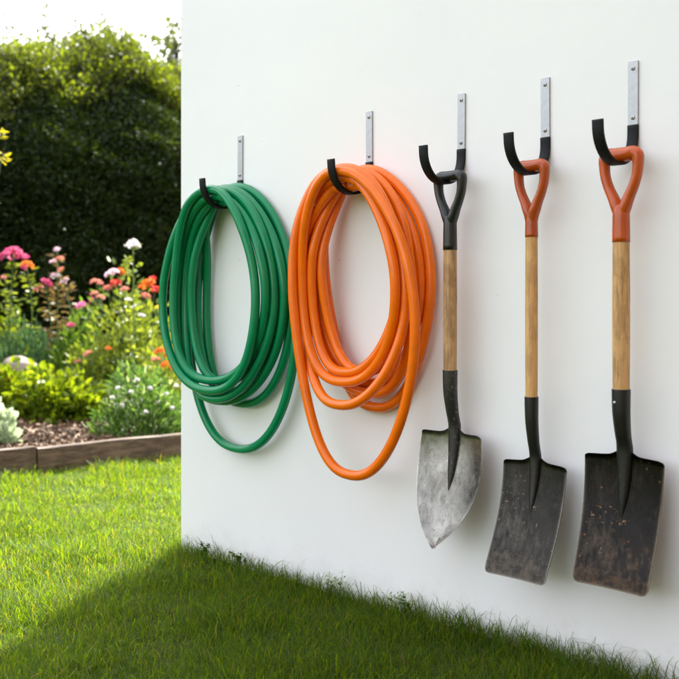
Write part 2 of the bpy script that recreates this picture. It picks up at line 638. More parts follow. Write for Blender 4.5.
vs = SC.view_settings
vs.view_transform = 'Standard'
vs.look = 'None'
vs.gamma = 1
vs.use_curve_mapping = False
vs.exposure = 2.50

# ------------------------------------------------------------------ ground
def edge_x(y):                                    # the bed's timber edge
    return -1.775 + 0.0965 * (y - 0.233)


gn = vnoise(3, 6, 2.2)


def lawn_z(x, y):
    return 0.006 * gn(np.stack([x, y, 0 * x], -1).reshape(-1, 3)).reshape(np.shape(x))


xs = np.concatenate([[-150, -60, -25, -12], np.linspace(-8, 8, 81), [12, 25, 60, 150]])
ys = xs.copy()
X, Y = np.meshgrid(xs, ys, indexing='ij')
Zg = np.where((abs(X) < 9) & (abs(Y) < 9), lawn_z(X, Y), 0.0)
nx, ny = X.shape
idx = np.arange(nx * ny).reshape(nx, ny)
F = np.stack([idx[:-1, :-1], idx[1:, :-1], idx[1:, 1:], idx[:-1, 1:]], -1).reshape(-1, 4)
lawn = link('lawn', mesh_np('lawn', np.stack([X, Y, Zg], -1).reshape(-1, 3), [F]), M['ground'])
tag(lawn, 'green garden lawn running up to the white wall', 'lawn', kind='structure')

# soil of the bed, rising to the back
mn = vnoise(11, 6, 3.0)


def soil_z(x, y):
    x = np.asarray(x, float); y = np.asarray(y, float)
    d = np.clip((edge_x(y) - x - 0.9) / 2.2, 0, 1)
    return 0.085 + 0.22 * d * d * (3 - 2 * d) + 0.014 * mn(np.stack([x, y, 0 * x], -1).reshape(-1, 3)).reshape(x.shape)


V, nX, nY = [], 60, 90
for i in range(nX):
    for j in range(nY):
        y = -4 + 11 * j / (nY - 1)
        x0 = edge_x(y) - 0.021
        x = x0 - (x0 + 7.2) * (i / (nX - 1))
        V.append((x, y, float(soil_z(np.array([x]), np.array([y]))[0])))
idx = np.arange(nX * nY).reshape(nX, nY)
F = np.stack([idx[:-1, :-1], idx[:-1, 1:], idx[1:, 1:], idx[1:, :-1]], -1).reshape(-1, 4)
soil = link('soil', mesh_np('soil', np.array(V), [F]), M['soil'])
tag(soil, 'dark mounded soil of the flower bed', 'soil', kind='structure')

# bark chips
n = 20000
yy = RNG.uniform(-3.2, 3.5, n)
dd = RNG.uniform(0.05, 2.3, n) ** 1.0
xx = edge_x(yy) - dd
pos = np.stack([xx, yy, soil_z(xx, yy) + RNG.uniform(0.0, 0.02, n)], 1)
dr = RNG.normal(size=(n, 3)) * [1, 1, 0.28]
V, F = leaves(pos, dr, RNG.uniform(0.018, 0.055, n), RNG.uniform(0.01, 0.026, n), RNG, curl=0.1)
chips = link('bark_mulch', mesh_np('bark_mulch', V, [F], False), M['chips'])
tag(chips, 'brown bark chips covering the open front of the flower bed', 'mulch', kind='stuff')

# timber edging
ea = empty('bed_edging', (edge_x(0.5), 0.5, 0), 'low weathered timber plank edging along the front of the flower bed', 'edging')


def plank(y0, y1, h, dx, sag):
    mb = MB()
    V, F = [], []
    k = 26
    sec = [(-0.021, 0.0), (-0.021, h - 0.004), (-0.017, h), (0.017, h), (0.021, h - 0.004), (0.021, 0.0)]
    r = np.random.default_rng(int(abs(y0) * 100) + 1)
    for i in range(k):
        y = y0 + (y1 - y0) * i / (k - 1)
        jz = r.normal() * 0.0016 + sag * math.sin(PI * i / (k - 1))
        for q, (sx, sz) in enumerate(sec):
            V.append((edge_x(y) + dx + sx + r.normal() * 0.0010, y, sz + (jz if sz > 0.02 else -0.03)))
    m = len(sec)
    for i in range(k - 1):
        for j in range(m):
            q = (j + 1) % m
            F.append((i * m + j, i * m + q, (i + 1) * m + q, (i + 1) * m + j))
    F += [tuple(range(m)), tuple((k - 1) * m + j for j in range(m))[::-1]]
    mb.add(V, F)
    return mb


plank(-3.2, 0.402, 0.136, 0.0, 0.0).build('plank', M['timber'], ea, smooth=False)
plank(0.408, 3.4, 0.131, 0.003, 0.004).build('plank', M['timber'], ea, smooth=False)

# ------------------------------------------------------------------ the white wall
mb = MB()
WL, WH, WT = 5.2, 2.6, 0.24
mb.box((WL / 2, WT / 2, WH / 2 - 0.05), (WL, WT, WH + 0.1), 0.006)
wall = mb.build('white_wall', M['wall'], smooth=False, org=(WL / 2, WT / 2, 0))
tag(wall, 'smooth white rendered garden wall that carries the hoses and shovels', 'wall')

# ------------------------------------------------------------------ unseen brick building added to block sky light from the right
def mat_brick():
    m, nt, out = new_mat('brown_brick')
    b = principled(nt, out, 0.85, spec=0.2)
    tc = nt.nodes.new('ShaderNodeTexCoord')
    mp = nt.nodes.new('ShaderNodeMapping')
    mp.inputs['Rotation'].default_value = (PI / 2, 0, PI / 2)
    nt.links.new(tc.outputs['Object'], mp.inputs['Vector'])
    br = nt.nodes.new('ShaderNodeTexBrick')
    br.inputs['Scale'].default_value = 4.4
    br.inputs['Color1'].default_value = (0.15, 0.07, 0.045, 1)
    br.inputs['Color2'].default_value = (0.21, 0.10, 0.06, 1)
    br.inputs['Mortar'].default_value = (0.28, 0.26, 0.23, 1)
    br.inputs['Mortar Size'].default_value = 0.012
    nt.links.new(mp.outputs[0], br.inputs['Vector'])
    nt.links.new(br.outputs['Color'], b.inputs['Base Color'])
    return m


HOX, HOY = 8.6, -5.0
sky_blocker = empty('sky_blocker', (HOX, HOY, 0), 'unseen brown brick building added right of the lawn to block sky light', 'sky_blocker')
mb = MB()
mb.box((HOX, HOY, 2.9), (6.0, 11.0, 5.8))
mb.build('wall', mat_brick(), sky_blocker, smooth=False)  # walls of the added sky blocker
mb = MB()
V = []
for y_ in (HOY - 5.9, HOY + 5.9):
    V += [(HOX - 3.5, y_, 5.72), (HOX, y_, 8.4), (HOX + 3.5, y_, 5.72), (HOX + 3.5, y_, 5.60), (HOX, y_, 8.25), (HOX - 3.5, y_, 5.60)]
mb.add(V, [(0, 1, 7, 6), (1, 2, 8, 7), (2, 3, 9, 8), (3, 4, 10, 9), (4, 5, 11, 10), (5, 0, 6, 11), (0, 5, 4, 1), (1, 4, 3, 2),
           (6, 7, 10, 11), (7, 8, 9, 10)])
mb.build('blocker_roof', mat_plain('roof_tiles', (0.09, 0.05, 0.04), 0.8, 0, 12, 0.3, 20, 0.5), sky_blocker, smooth=False)
for zz in (1.5, 4.2):
    for yy in (-3.2, 0.0, 3.2):
        mb = MB()
        mb.box((HOX - 3.0, HOY + yy, zz), (0.12, 1.3, 1.3), 0.01)
        f_ = mb.build('blocker_window', mat_plain('window_frame', (0.75, 0.75, 0.73), 0.5), sky_blocker, smooth=False)
        mb = MB()
        for a_ in (-0.31, 0.31):
            mb.box((HOX - 3.062, HOY + yy + a_, zz), (0.008, 0.54, 1.12))
        o_ = mb.build('blocker_pane', mat_plain('dark_glass', (0.02, 0.025, 0.03), 0.05), sky_blocker, smooth=False)
        o_.parent = f_

# ------------------------------------------------------------------ grass
def grass_points(n, x0, x1, y0, y1):
    x = RNG.uniform(x0, x1, n)
    y = RNG.uniform(y0, y1, n)
    keep = (x > edge_x(y) + 0.022) & ~((y > -0.004) & (y < WT + 0.004) & (x > -0.004) & (x < WL))
    return x[keep], y[keep]


def depth_u(x, y):
    dx, dy = x - CAM[0], y - CAM[1]
    Z = dx * VIEW[0] + dy * VIEW[1]
    U = (dx * RIGHT[0] + dy * RIGHT[1]) / np.maximum(Z, 0.01)
    return Z, U


clump = vnoise(21, 8, 7.0)
clump2 = vnoise(22, 8, 22.0)
patch = vnoise(23, 6, 2.5)


def blades(x, y, h, wd, lean, rng):
    n = len(x)
    az = rng.uniform(0, 2 * PI, n)
    ld = np.stack([np.cos(az), np.sin(az), np.zeros(n)], 1)
    fz = az + PI / 2 + rng.normal(size=n) * 0.7
    s = np.stack([np.cos(fz), np.sin(fz), np.zeros(n)], 1)
    b = np.stack([x, y, lawn_z(x, y) - 0.004], 1)
    up = np.array([0, 0, 1.0])
    h = h[:, None]; wd = wd[:, None] / 2; ln = (lean * h[:, 0])[:, None]
    p1 = b + up * h * 0.42 + ld * ln * 0.18
    p2 = b + up * h * 0.78 + ld * ln * 0.55
    p3 = b + up * h * (1.0 - 0.22 * np.clip(lean, 0, 1.4)[:, None]) + ld * ln * 1.05
    V = np.stack([b - s * wd, b + s * wd, p1 - s * wd * 0.9, p1 + s * wd * 0.9, p2 - s * wd * 0.6, p2 + s * wd * 0.6, p3], 1)
    return V.reshape(-1, 3)


GV, cnt = [], 0
def add_grass(x, y, h, wd, lean):
    global cnt
    GV.append(blades(x, y, h, wd, lean, RNG))
    cnt += len(x)


# close, in view
x, y = grass_points(1500000, -1.8, 4.2, -2.6, 3.2)
Z, U = depth_u(x, y)
inn = (Z > 1.75) & (Z < 5.9) & (abs(U) < 0.47)
dens = np.where(Z < 3.0, 1.0, np.where(Z < 4.0, 0.62, 0.42)) * 0.85
G = np.stack([x, y, 0 * x], 1)
cl, c2, pt = clump(G), clump2(G), patch(G)
dens = dens * np.clip(0.9 + 0.25 * cl + 0.2 * c2, 0.5, 1.25)
keep = inn & (RNG.uniform(size=len(x)) < dens)
x, y, Z, cl, pt = x[keep], y[keep], Z[keep], cl[keep], pt[keep]
n = len(x)
nearwall = np.exp(-np.clip(-y, 0, 9) / 0.06) * (x > -0.05) * (y < 0)
h = RNG.gamma(7.0, 1 / 7.0, n) * 0.036 * (1 + 0.20 * cl + 0.15 * pt) * (1 + 0.55 * nearwall + 0.7 * np.exp(-(x - edge_x(y)) / 0.07))
wd = RNG.uniform(0.0011, 0.0024, n) * np.where(Z < 3, 1, np.where(Z < 4, 1.2, 1.5))
lean = np.abs(RNG.normal(size=n)) * 0.75 + 0.15
add_grass(x, y, np.clip(h, 0.012, 0.10), wd, lean)
# beyond the frame: sparser and broader
x, y = grass_points(260000, -1.8, 7.0, -6.0, 6.0)
Z, U = depth_u(x, y)
inn = (Z > 1.75) & (Z < 5.9) & (abs(U) < 0.47)
x, y = x[~inn], y[~inn]
n = len(x)
add_grass(x, y, RNG.gamma(7, 1 / 7.0, n) * 0.042, RNG.uniform(0.003, 0.006, n), np.abs(RNG.normal(size=n)) * 0.7 + 0.15)
V = np.concatenate(GV)
i = np.arange(cnt)[:, None] * 7
Q = np.concatenate([i + np.array([[0, 1, 3, 2]]), i + np.array([[2, 3, 5, 4]])], 1).reshape(-1, 4)
T = (i + np.array([[4, 5, 6]])).reshape(-1, 3)
grass = link('grass', mesh_np('grass', V, [Q, T], True), M['grass'])
tag(grass, 'short dense lawn grass, sunlit beyond the wall and shaded in front of it', 'grass', kind='stuff')
print('grass blades', cnt)

# ------------------------------------------------------------------ wall hooks
TOPZ = 1.359
HR = 0.077                                        # radius of the hook's bend
HCZ = 1.200
PLW = 0.024
hook_x = [0.323, 0.881, 1.201, 1.450, 1.676]
LB = ['steel strap wall hook with black rubber bend holding the green hose',
      'steel strap wall hook with black rubber bend holding the orange hose',
      'steel strap wall hook from which the pointed bright shovel hangs',
      'steel strap wall hook from which the thin shafted spade between two shovels hangs',
      'steel strap wall hook from which the rusty black shovel nearest the camera hangs']


def strap(path, width, th, x0):
    """flat strip swept along a path of (out, z)."""
    p = np.asarray(path, float)
    T = np.gradient(p, axis=0)
    T /= np.linalg.norm(T, axis=1)[:, None]
    Nn = np.stack([T[:, 1], -T[:, 0]], 1)
    V, F = [], []
    hw, b = width / 2, 0.0008
    sec = [(-hw, -th / 2 + b), (-hw + b, -th / 2), (hw - b, -th / 2), (hw, -th / 2 + b),
           (hw, th / 2 - b), (hw - b, th / 2), (-hw + b, th / 2), (-hw, th / 2 - b)]
    m = len(sec)
    for q, nn in zip(p, Nn):
        for sx, st in sec:
            c = q + nn * st
            V.append((x0 + sx, -c[0], c[1]))
    for i in range(len(p) - 1):
        for j in range(m):
            k = (j + 1) % m
            F.append((i * m + j, i * m + k, (i + 1) * m + k, (i + 1) * m + j))
    F += [tuple(range(m)), tuple((len(p) - 1) * m + j for j in range(m))[::-1]]
    return V, F


def make_hook(label, x0):
    r = empty('wall_hook', (x0, 0, TOPZ - 0.07), label, 'hook', 'steel hooks in a row on the wall')
    mb = MB()
    mb.box((x0, -0.0025, TOPZ - 0.070), (PLW, 0.004, 0.140), 0.0007)
    mb.build('backplate', M['steel'], r, smooth=False)
    mb = MB()
    path = [(0.0035, TOPZ - 0.1402), (0.0035, HCZ)]
    path = [(0.0035, z) for z in np.linspace(TOPZ - 0.1402, HCZ, 4)]
    for a in np.linspace(0, PI, 28)[1:]:
        path.append((HR - (HR - 0.0035) * math.cos(a), HCZ - (HR - 0.0035) * math.sin(a)))
    xo = 2 * HR - 0.0035
    path.append((xo + 0.0004, HCZ + 0.006))
    path.append((xo + 0.001, HCZ + 0.012))
    mb.add(*strap(path, PLW + 0.0015, 0.0062, x0))
    mb.build('hook_arm', M['rubber'], r)
    for zz in (TOPZ - 0.016, TOPZ - 0.124):
        mb = MB()
        V, F = [], []
        k = 14
        for q, (rr, yy) in enumerate([(0.0048, 0.0046), (0.0048, 0.0056), (0.0042, 0.0066), (0.0026, 0.0073)]):
            for j in range(k):
                a = 2 * PI * j / k
                V.append((x0 + rr * math.cos(a), -yy, zz + rr * math.sin(a)))
        for q in range(3):
            for j in range(k):
                F.append((q * k + j, q * k + (j + 1) % k, (q + 1) * k + (j + 1) % k, (q + 1) * k + j))
        F.append(tuple(range(k)))
        F.append(tuple(3 * k + j for j in range(k)))
        mb.add(V, F)
        s = mb.build('screw', M['screw'], r)
        mb = MB()
        a = 0.5 + zz * 9 + x0 * 5
        for t in (a, a + PI / 2):
            c, s_ = math.cos(t), math.sin(t)
            q = []
            for (l, wv) in ((-.0030, -.0006), (.0030, -.0006), (.0030, .0006), (-.0030, .0006)):
                q.append((l * c - wv * s_, l * s_ + wv * c))
            e = 0.00012 if t > a else 0.0
            V = [(x0 + u, -(0.0070), zz + v_) for u, v_ in q] + [(x0 + u, -(0.00755 + e), zz + v_) for u, v_ in q]
            mb.add(V, [(0, 1, 2, 3), (4, 5, 6, 7), (0, 1, 5, 4), (1, 2, 6, 5), (2, 3, 7, 6), (3, 0, 4, 7)])
        o = mb.build('cross_slot', M['slot'], None, smooth=False, org=None)
        o.data.transform(__import__('mathutils').Matrix.Translation(-Vector(r.location)))
        o.parent = s
    return r


for lb, hx, tw in zip(LB, hook_x, (0.006, -0.005, 0.007, -0.004, 0.003)):
    make_hook(lb, hx).rotation_euler = (0, tw, 0)     # none is screwed on dead straight

# ------------------------------------------------------------------ hoses
def hose_path(hx, loops, r, seed, n_end):
    """loops: rows (n_top,z_top, W_right,n_right,z_right, x_bot,n_bot,z_bot, W_left,n_left,z_left)."""
    rng = np.random.default_rng(seed)
    K = len(loops)
    kt = np.arange(K + 1)
    top_n = np.array([l[0] for l in loops] + [n_end])
    top_z = np.array([l[1] for l in loops] + [loops[0][1]])

    def interp(ks, vs):
        vs = np.asarray(vs, float)

        def f(s):
            s = np.clip(s, ks[0], ks[-1])
            i = np.clip(np.searchsorted(ks, s, 'right') - 1, 0, len(ks) - 2)
            t = (s - ks[i]) / (ks[i + 1] - ks[i])
            t = t * t * (3 - 2 * t)
            return vs[i] * (1 - t) + vs[i + 1] * t
        return f
    kw, vw, kn, vn = [], [], [], []
    for k, l in enumerate(loops):
        kn += [k, k + .25, k + .5, k + .75]
        vn += [l[0], l[3], l[5], l[7]]
        kw += [k + .25, k + .75]
        vw += [l[2], l[6]]
    kn.append(K); vn.append(n_end)
    fw, fn = interp(np.array(kw), vw), interp(np.array(kn), vn)
    fz = interp(kt, top_z)
    kb = np.arange(K) + .5
    fb = interp(kb, [l[4] for l in loops])
    fx = interp(kb, [l[8] for l in loops])
    s = np.linspace(0.004, K - 0.004, K * 110)
    ph = 2 * PI * s
    zt, zb = fz(s), fb(s)
    c = np.cos(ph)
    g = np.sin(ph)
    low = np.clip((1 - c) / 2, 0, 1)
    shape = np.sign(g) * np.abs(g) ** (1 - 0.15 * low ** 1.5)
    x = hx + fw(s) * shape + fx(s) * low ** 2
    z = zb + (zt - zb) * (1 + c) / 2
    nn = fn(s)
    # slow wander of a real hose
    wob = np.zeros((len(s), 3))
    for q in range(5):
        f = rng.uniform(0.4, 2.4)
        wob += rng.normal(size=3) * 0.005 * np.sin(2 * PI * f * s + rng.uniform(0, 6.3))[:, None]
    away = np.clip(low * 3, 0, 1)[:, None]
    P0 = np.stack([x, nn, z], 1) + wob * away
    # relaxation: the hose cannot pass through itself, the wall or the hook
    Q = P0.copy()
    M_ = len(Q)
    ii = np.arange(M_)
    gap = np.abs(ii[:, None] - ii[None, :])
    far = np.minimum(gap, M_ - gap) > 9        # the two ends butt together at the hook
    D = 2 * r * 1.01
    for it in range(170):
        d = Q[:, None, :] - Q[None, :, :]
        L = np.sqrt((d ** 2).sum(-1)) + 1e-9
        ov = np.where(far & (L < D), D - L, 0)
        push = (d / L[..., None] * ov[..., None]).sum(1) / np.maximum((ov > 0).sum(1), 1)[:, None]
        Q = Q + 0.5 * push
        disp = Q - P0
        for _ in range(3):
            disp[1:-1] += 0.30 * (disp[:-2] + disp[2:] - 2 * disp[1:-1])
        if it < 110:
            disp *= 0.995
        Q = P0 + disp
        Q[:, 1] = np.maximum(Q[:, 1], r + 0.0015)
        m = np.abs(Q[:, 0] - hx) < 0.06
        cn, cz = Q[m, 1] - HR, Q[m, 2] - HCZ
        lim = HR - 0.0068 - r
        rad = np.sqrt(cn ** 2 + np.minimum(cz, 0) ** 2) + 1e-9
        k = np.where(rad > lim, lim / rad, 1.0)
        isup = Q[m, 2] > HCZ - 0.2
        Q[m, 1] = np.where(isup, HR + cn * k, Q[m, 1])
        Q[m, 2] = np.where(isup & (cz < 0), HCZ + cz * k, Q[m, 2])
    return np.stack([Q[:, 0], -Q[:, 1], Q[:, 2]], 1)


def hose(name, hx, loops, r, seed, mat, label, n_end):
    pts = hose_path(hx, loops, r, seed, n_end)
    mb = MB()
    mb.tube(pts, r, 18)
    o = mb.build(name, mat, org=(hx, -HR, HCZ - HR))
    return tag(o, label, 'hose')


# columns: n_top z_top | W_right n_right | z_bot n_bot | W_left n_left | x_bot
GREEN = [
    (0.078, 1.140, 0.212, 0.070, 0.600, 0.080, 0.150, 0.080, 0.000),
    (0.055, 1.145, 0.240, 0.045, 0.560, 0.050, 0.165, 0.050, 0.010),
    (0.022, 1.175, 0.275, 0.026, 0.378, 0.045, 0.200, 0.050, 0.020),
    (0.030, 1.150, 0.255, 0.030, 0.525, 0.030, 0.155, 0.028, 0.020),
    (0.060, 1.172, 0.262, 0.055, 0.530, 0.085, 0.205, 0.085, 0.000),
    (0.100, 1.148, 0.230, 0.095, 0.580, 0.110, 0.200, 0.115, -0.005),
    (0.128, 1.165, 0.212, 0.110, 0.565, 0.125, 0.240, 0.130, -0.010),
    (0.090, 1.172, 0.245, 0.085, 0.545, 0.100, 0.185, 0.090, 0.000),
]
hose('garden_hose', hook_x[0], GREEN, 0.0135, 5, M['hose_green'],
     'coiled green garden hose hanging from the leftmost wall hook', 0.078)
ORANGE = [
    (0.078, 1.140, 0.182, 0.075, 0.645, 0.090, 0.141, 0.085, 0.000),
    (0.060, 1.142, 0.192, 0.060, 0.630, 0.070, 0.131, 0.070, 0.010),
    (0.028, 1.150, 0.217, 0.040, 0.590, 0.045, 0.146, 0.035, 0.020),
    (0.022, 1.170, 0.224, 0.024, 0.545, 0.030, 0.141, 0.030, 0.030),
    (0.050, 1.172, 0.213, 0.050, 0.565, 0.060, 0.166, 0.060, 0.020),
    (0.100, 1.148, 0.198, 0.095, 0.605, 0.110, 0.161, 0.105, 0.000),
    (0.128, 1.165, 0.250, 0.105, 0.376, 0.115, 0.174, 0.128, 0.036),
    (0.085, 1.172, 0.210, 0.090, 0.548, 0.130, 0.174, 0.110, 0.000),
]
hose('garden_hose', hook_x[1], ORANGE, 0.0135, 9, M['hose_orange'],
     'coiled orange garden hose with one long loop, beside the green hose', 0.078)


# ------------------------------------------------------------------ shovels
def esweep(path, ax, ao):
    """Elliptical sweep along a path in the x-z plane; ax = half-thickness in the plane, ao = out of it."""
    p = np.asarray(path, float)
    T = np.gradient(p, axis=0)
    T /= np.linalg.norm(T, axis=1)[:, None] + 1e-9
    o = np.array([0, 1.0, 0])
    k = 14
    V, F = [], []
    for i in range(len(p)):
        nn = np.cross(T[i], o)
        nn /= np.linalg.norm(nn)
        for j in range(k):
            a = 2 * PI * j / k
            V.append(p[i] + nn * ax[i] * math.cos(a) + o * ao[i] * math.sin(a))
    for i in range(len(p) - 1):
        for j in range(k):
            F.append((i * k + j, i * k + (j + 1) % k, (i + 1) * k + (j + 1) % k, (i + 1) * k + j))
    F += [tuple(range(k)), tuple((len(p) - 1) * k + j for j in range(k))[::-1]]
    return V, F


def vshaft(rows, k=20):
    """Stack of ellipses: rows of (z, out, rx, ro)."""
    V, F = [], []
    for z, o, rx, ro in rows:
        for j in range(k):
            a = 2 * PI * j / k
            V.append((rx * math.cos(a), o + ro * math.sin(a), z))
    for i in range(len(rows) - 1):
        for j in range(k):
            F.append((i * k + j, i * k + (j + 1) % k, (i + 1) * k + (j + 1) % k, (i + 1) * k + j))
    F += [tuple(range(k)), tuple((len(rows) - 1) * k + j for j in range(k))[::-1]]
    return V, F


def smooth_rows(rows, per=6):
    return crom(np.array(rows), per).tolist()


def shovel(label, hx, dx, n0, zbar, yaw, d, mats, name):
    root = empty(name, (hx + dx, -n0, zbar), label, 'shovel')
    root.rotation_euler = (0, 0, yaw)

    def put(nm, V, F, mat, parent, smooth=True):
        mb = MB()
        mb.add([(v[0], -v[1], v[2]) for v in V], F)     # local: y points into the wall
        o = mb.build(nm, mat, None, smooth)
        o.parent = parent
        return o
    # D-grip
    W, ap, rs = d['grip_w'], d['apex'], d['grip_r']
    kx, kz = W / 0.0375, ap / 0.102
    half = [(0.004, -0.142), (0.006, -0.122), (0.0105, -0.108), (0.0180, -0.090), (0.0272, -0.070), (0.0350, -0.046),
            (0.0378, -0.022), (0.0362, -0.005), (0.0270, 0.0015), (0.014, 0.0005)]
    half = [(x_ * kx, z_ * kz) for x_, z_ in half]
    ha = [0.010, 0.0120, 0.0125, 0.0112, 0.0104, 0.0102, 0.0108, 0.0132, rs * 0.97, rs]
    ha = [h_ * min(kx, 1.05) for h_ in ha[:8]] + ha[8:]
    hb = [0.012, 0.0150, 0.0155, 0.0140, 0.0130, 0.0130, 0.0138, 0.0148, rs, rs]
    pth = [(x_, 0, z_) for x_, z_ in half] + [(-x_, 0, z_) for x_, z_ in half[::-1]]
    full = crom(np.array([(*p, a, b) for p, a, b in zip(pth, ha + ha[::-1], hb + hb[::-1])]), 6)
    V, F = esweep(full[:, :3], full[:, 3], full[:, 4])
    mb = MB()
    mb.add([(v[0], -v[1], v[2]) for v in V], F)
    rw = d['wood_r']
    V, F = vshaft(smooth_rows([(-ap - 0.002, 0, 0.006, 0.008), (-ap - 0.008, 0, rw * 0.85, rw * 0.8), (-ap - 0.018, 0, rw * 1.0, rw * 0.96),
                               (-ap - 0.04, 0, rw + 0.0005, rw + 0.0005), (d['wood_top'], 0, rw + 0.0012, rw + 0.0012)], 5))
    mb.add([(v[0], -v[1], v[2]) for v in V], F)
    g = mb.build('grip', mats[0], None)
    g.parent = root
    # wooden shaft
    zt, zb = d['wood_top'], d['wood_bot']
    rows = [(zt + 0.01, 0, rw * 0.98, rw * 0.98)]
    for t in np.linspace(0, 1, 9):
        rows.append((zt + (zb - zt) * t, 0, rw * (1 + 0.04 * math.sin(PI * t)), rw * (1 + 0.04 * math.sin(PI * t))))
    rows.append((zb - 0.01, 0, rw * 0.98, rw * 0.98))
    V, F = vshaft(rows)
    put('shaft', V, F, mats[1], root)
    # blade
    L, bt = d['blade_len'], d['blade_top']
    tilt, back = d['tilt'], d['back']
    nu, nv = 33, 45

    def surf(u, v):
        wv = d['width'](v)
        x_ = u * wv
        o_ = -back + tilt * v ** 1.15 * L + d['dish'] * (u * u) * (1 - 0.35 * v) - 0.010 * math.sin(PI * min(1, v * 1.1))
        z_ = bt - v * L * math.cos(math.atan(tilt))
        lift = max(0.0, 1 - v / 0.10)
        z_ += d['web'] * math.exp(-(u * wv / 0.022) ** 2) * lift
        z_ += d['shoulder'] * (abs(u) ** 2.5) * max(0.0, 1 - v / 0.2)
        if d.get('point'):
            pass
        o_ += d['roll'] * max(0.0, 1 - v / 0.045) ** 2 * min(1.0, abs(u) * wv / 0.035)
        return x_, o_, z_
    V, edge, along = [], [], []
    th = 0.0018
    vv = np.concatenate([np.linspace(0, 0.06, 6), np.linspace(0.06, 0.86, 26)[1:], np.linspace(0.86, 1, 15)[1:]])
    uu = np.sin(np.linspace(-1, 1, nu) * PI / 2 * 0.9) / math.sin(PI / 2 * 0.9)
    nv = len(vv)
    for side in (0, 1):
        for v in vv:
            for u in uu:
                x_, o_, z_ = surf(u, v)
                V.append((x_, o_ - side * th * 1.6, z_))
                wv = d['width'](v)
                e = max(math.exp(-((1 - abs(u)) * max(wv, 1e-4) / 0.0017)), math.exp(-((1 - v) * L / 0.0022)))
                edge.append(min(1.0, e if v > 0.05 else e * 0.3))
                along.append(v)
    F = []
    S = nu * nv
    for i in range(nv - 1):
        for j in range(nu - 1):
            a = i * nu + j
            F.append((a, a + 1, a + nu + 1, a + nu))
            F.append((S + a, S + a + nu, S + a + nu + 1, S + a + 1))
    for i in range(nv - 1):
        for j in (0, nu - 1):
            a = i * nu + j
            F.append((a, a + nu, S + a + nu, S + a))
    for j in range(nu - 1):
        for i in (0, nv - 1):
            a = i * nu + j
            F.append((a, a + 1, S + a + 1, S + a))
    import bmesh
    me = mesh_np('blade', np.array([(v[0], -v[1], v[2]) for v in V]), F, True, (0, 0, 0), {'edge': edge, 'along': along})
    bm = bmesh.new()
    bm.from_mesh(me)
    bmesh.ops.recalc_face_normals(bm, faces=bm.faces)
    bm.to_mesh(me)
    bm.free()
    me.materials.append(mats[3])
    me.set_sharp_from_angle(angle=math.radians(50))
    link('blade', me, None, root)
    # socket running down into the ridge on the blade's face
    rs2 = rw + 0.0015
    fr = d['frog']

    def on(v):
        x_, o_, z_ = surf(0.0, v)
        return z_, o_
    z1, o1 = on(0.0)
    za, oa = on(fr * 0.35)
    zb2, ob = on(fr * 0.7)
    zc, oc = on(fr)
    rows = [(zb, 0, rs2, rs2), (zb - 0.002, 0, rs2 + 0.0006, rs2 + 0.0006), (zb - (zb - z1) * 0.4, -0.001, rs2 * 0.98, rs2 * 0.98),
            (zb - (zb - z1) * 0.75, -back * 0.45, rs2 * 0.90, rs2 * 0.86), (z1 + 0.012, -back * 0.75, rs2 * 0.90, rs2 * 0.8),
            (z1 - 0.01, o1 + 0.001, rs2 * 0.95, rs2 * 0.75),
            (za, oa + 0.0, rs2 * 0.80, rs2 * 0.66), (zb2, ob - 0.001, rs2 * 0.50, rs2 * 0.44), (zc, oc - 0.004, 0.0012, 0.002)]
    V, F = vshaft(smooth_rows(rows, 6))
    s = put('socket', V, F, mats[2], root)
    if d.get('rivet'):
        k = 10
        V, F = [], []
        zr = zb - 0.026
        for rr, oo in ((0.0036, rs2 - 0.001), (0.0036, rs2 + 0.0012), (0.0022, rs2 + 0.0022)):
            for j in range(k):
                a = 2 * PI * j / k
                V.append((rr * math.cos(a) - 0.004, oo, zr + rr * math.sin(a)))
        for i_ in range(2):
            for j in range(k):
                F.append((i_ * k + j, i_ * k + (j + 1) % k, (i_ + 1) * k + (j + 1) % k, (i_ + 1) * k + j))
        F.append(tuple(2 * k + j for j in range(k)))
        put('rivet', V, F, M['screw'], root)
    return root


def rect_width(w0, w1, L, rc, rt=0.011):
    def f(v):
        w_ = w0 + (w1 - w0) * v
        d_ = rc - (1 - v) * L
        if d_ > 0:
            w_ -= rc - math.sqrt(max(0.0, rc * rc - d_ * d_))
        d_ = rt - v * L
        if d_ > 0:
            w_ -= rt - math.sqrt(max(0.0, rt * rt - d_ * d_))
        return w_
    return f


def point_width(hw, L):
    kv = [0, 0.012, 0.035, 0.15, 0.32, 0.5, 0.66, 0.8, 0.9, 0.965, 1.0]
    kw = [0.88, 0.955, 0.985, 1.03, 1.05, 0.99, 0.84, 0.59, 0.34, 0.125, 0.004]
    c = crom(np.stack([kv, kw], 1), 8)
    return lambda v: hw * float(np.interp(v, c[:, 0], c[:, 1]))


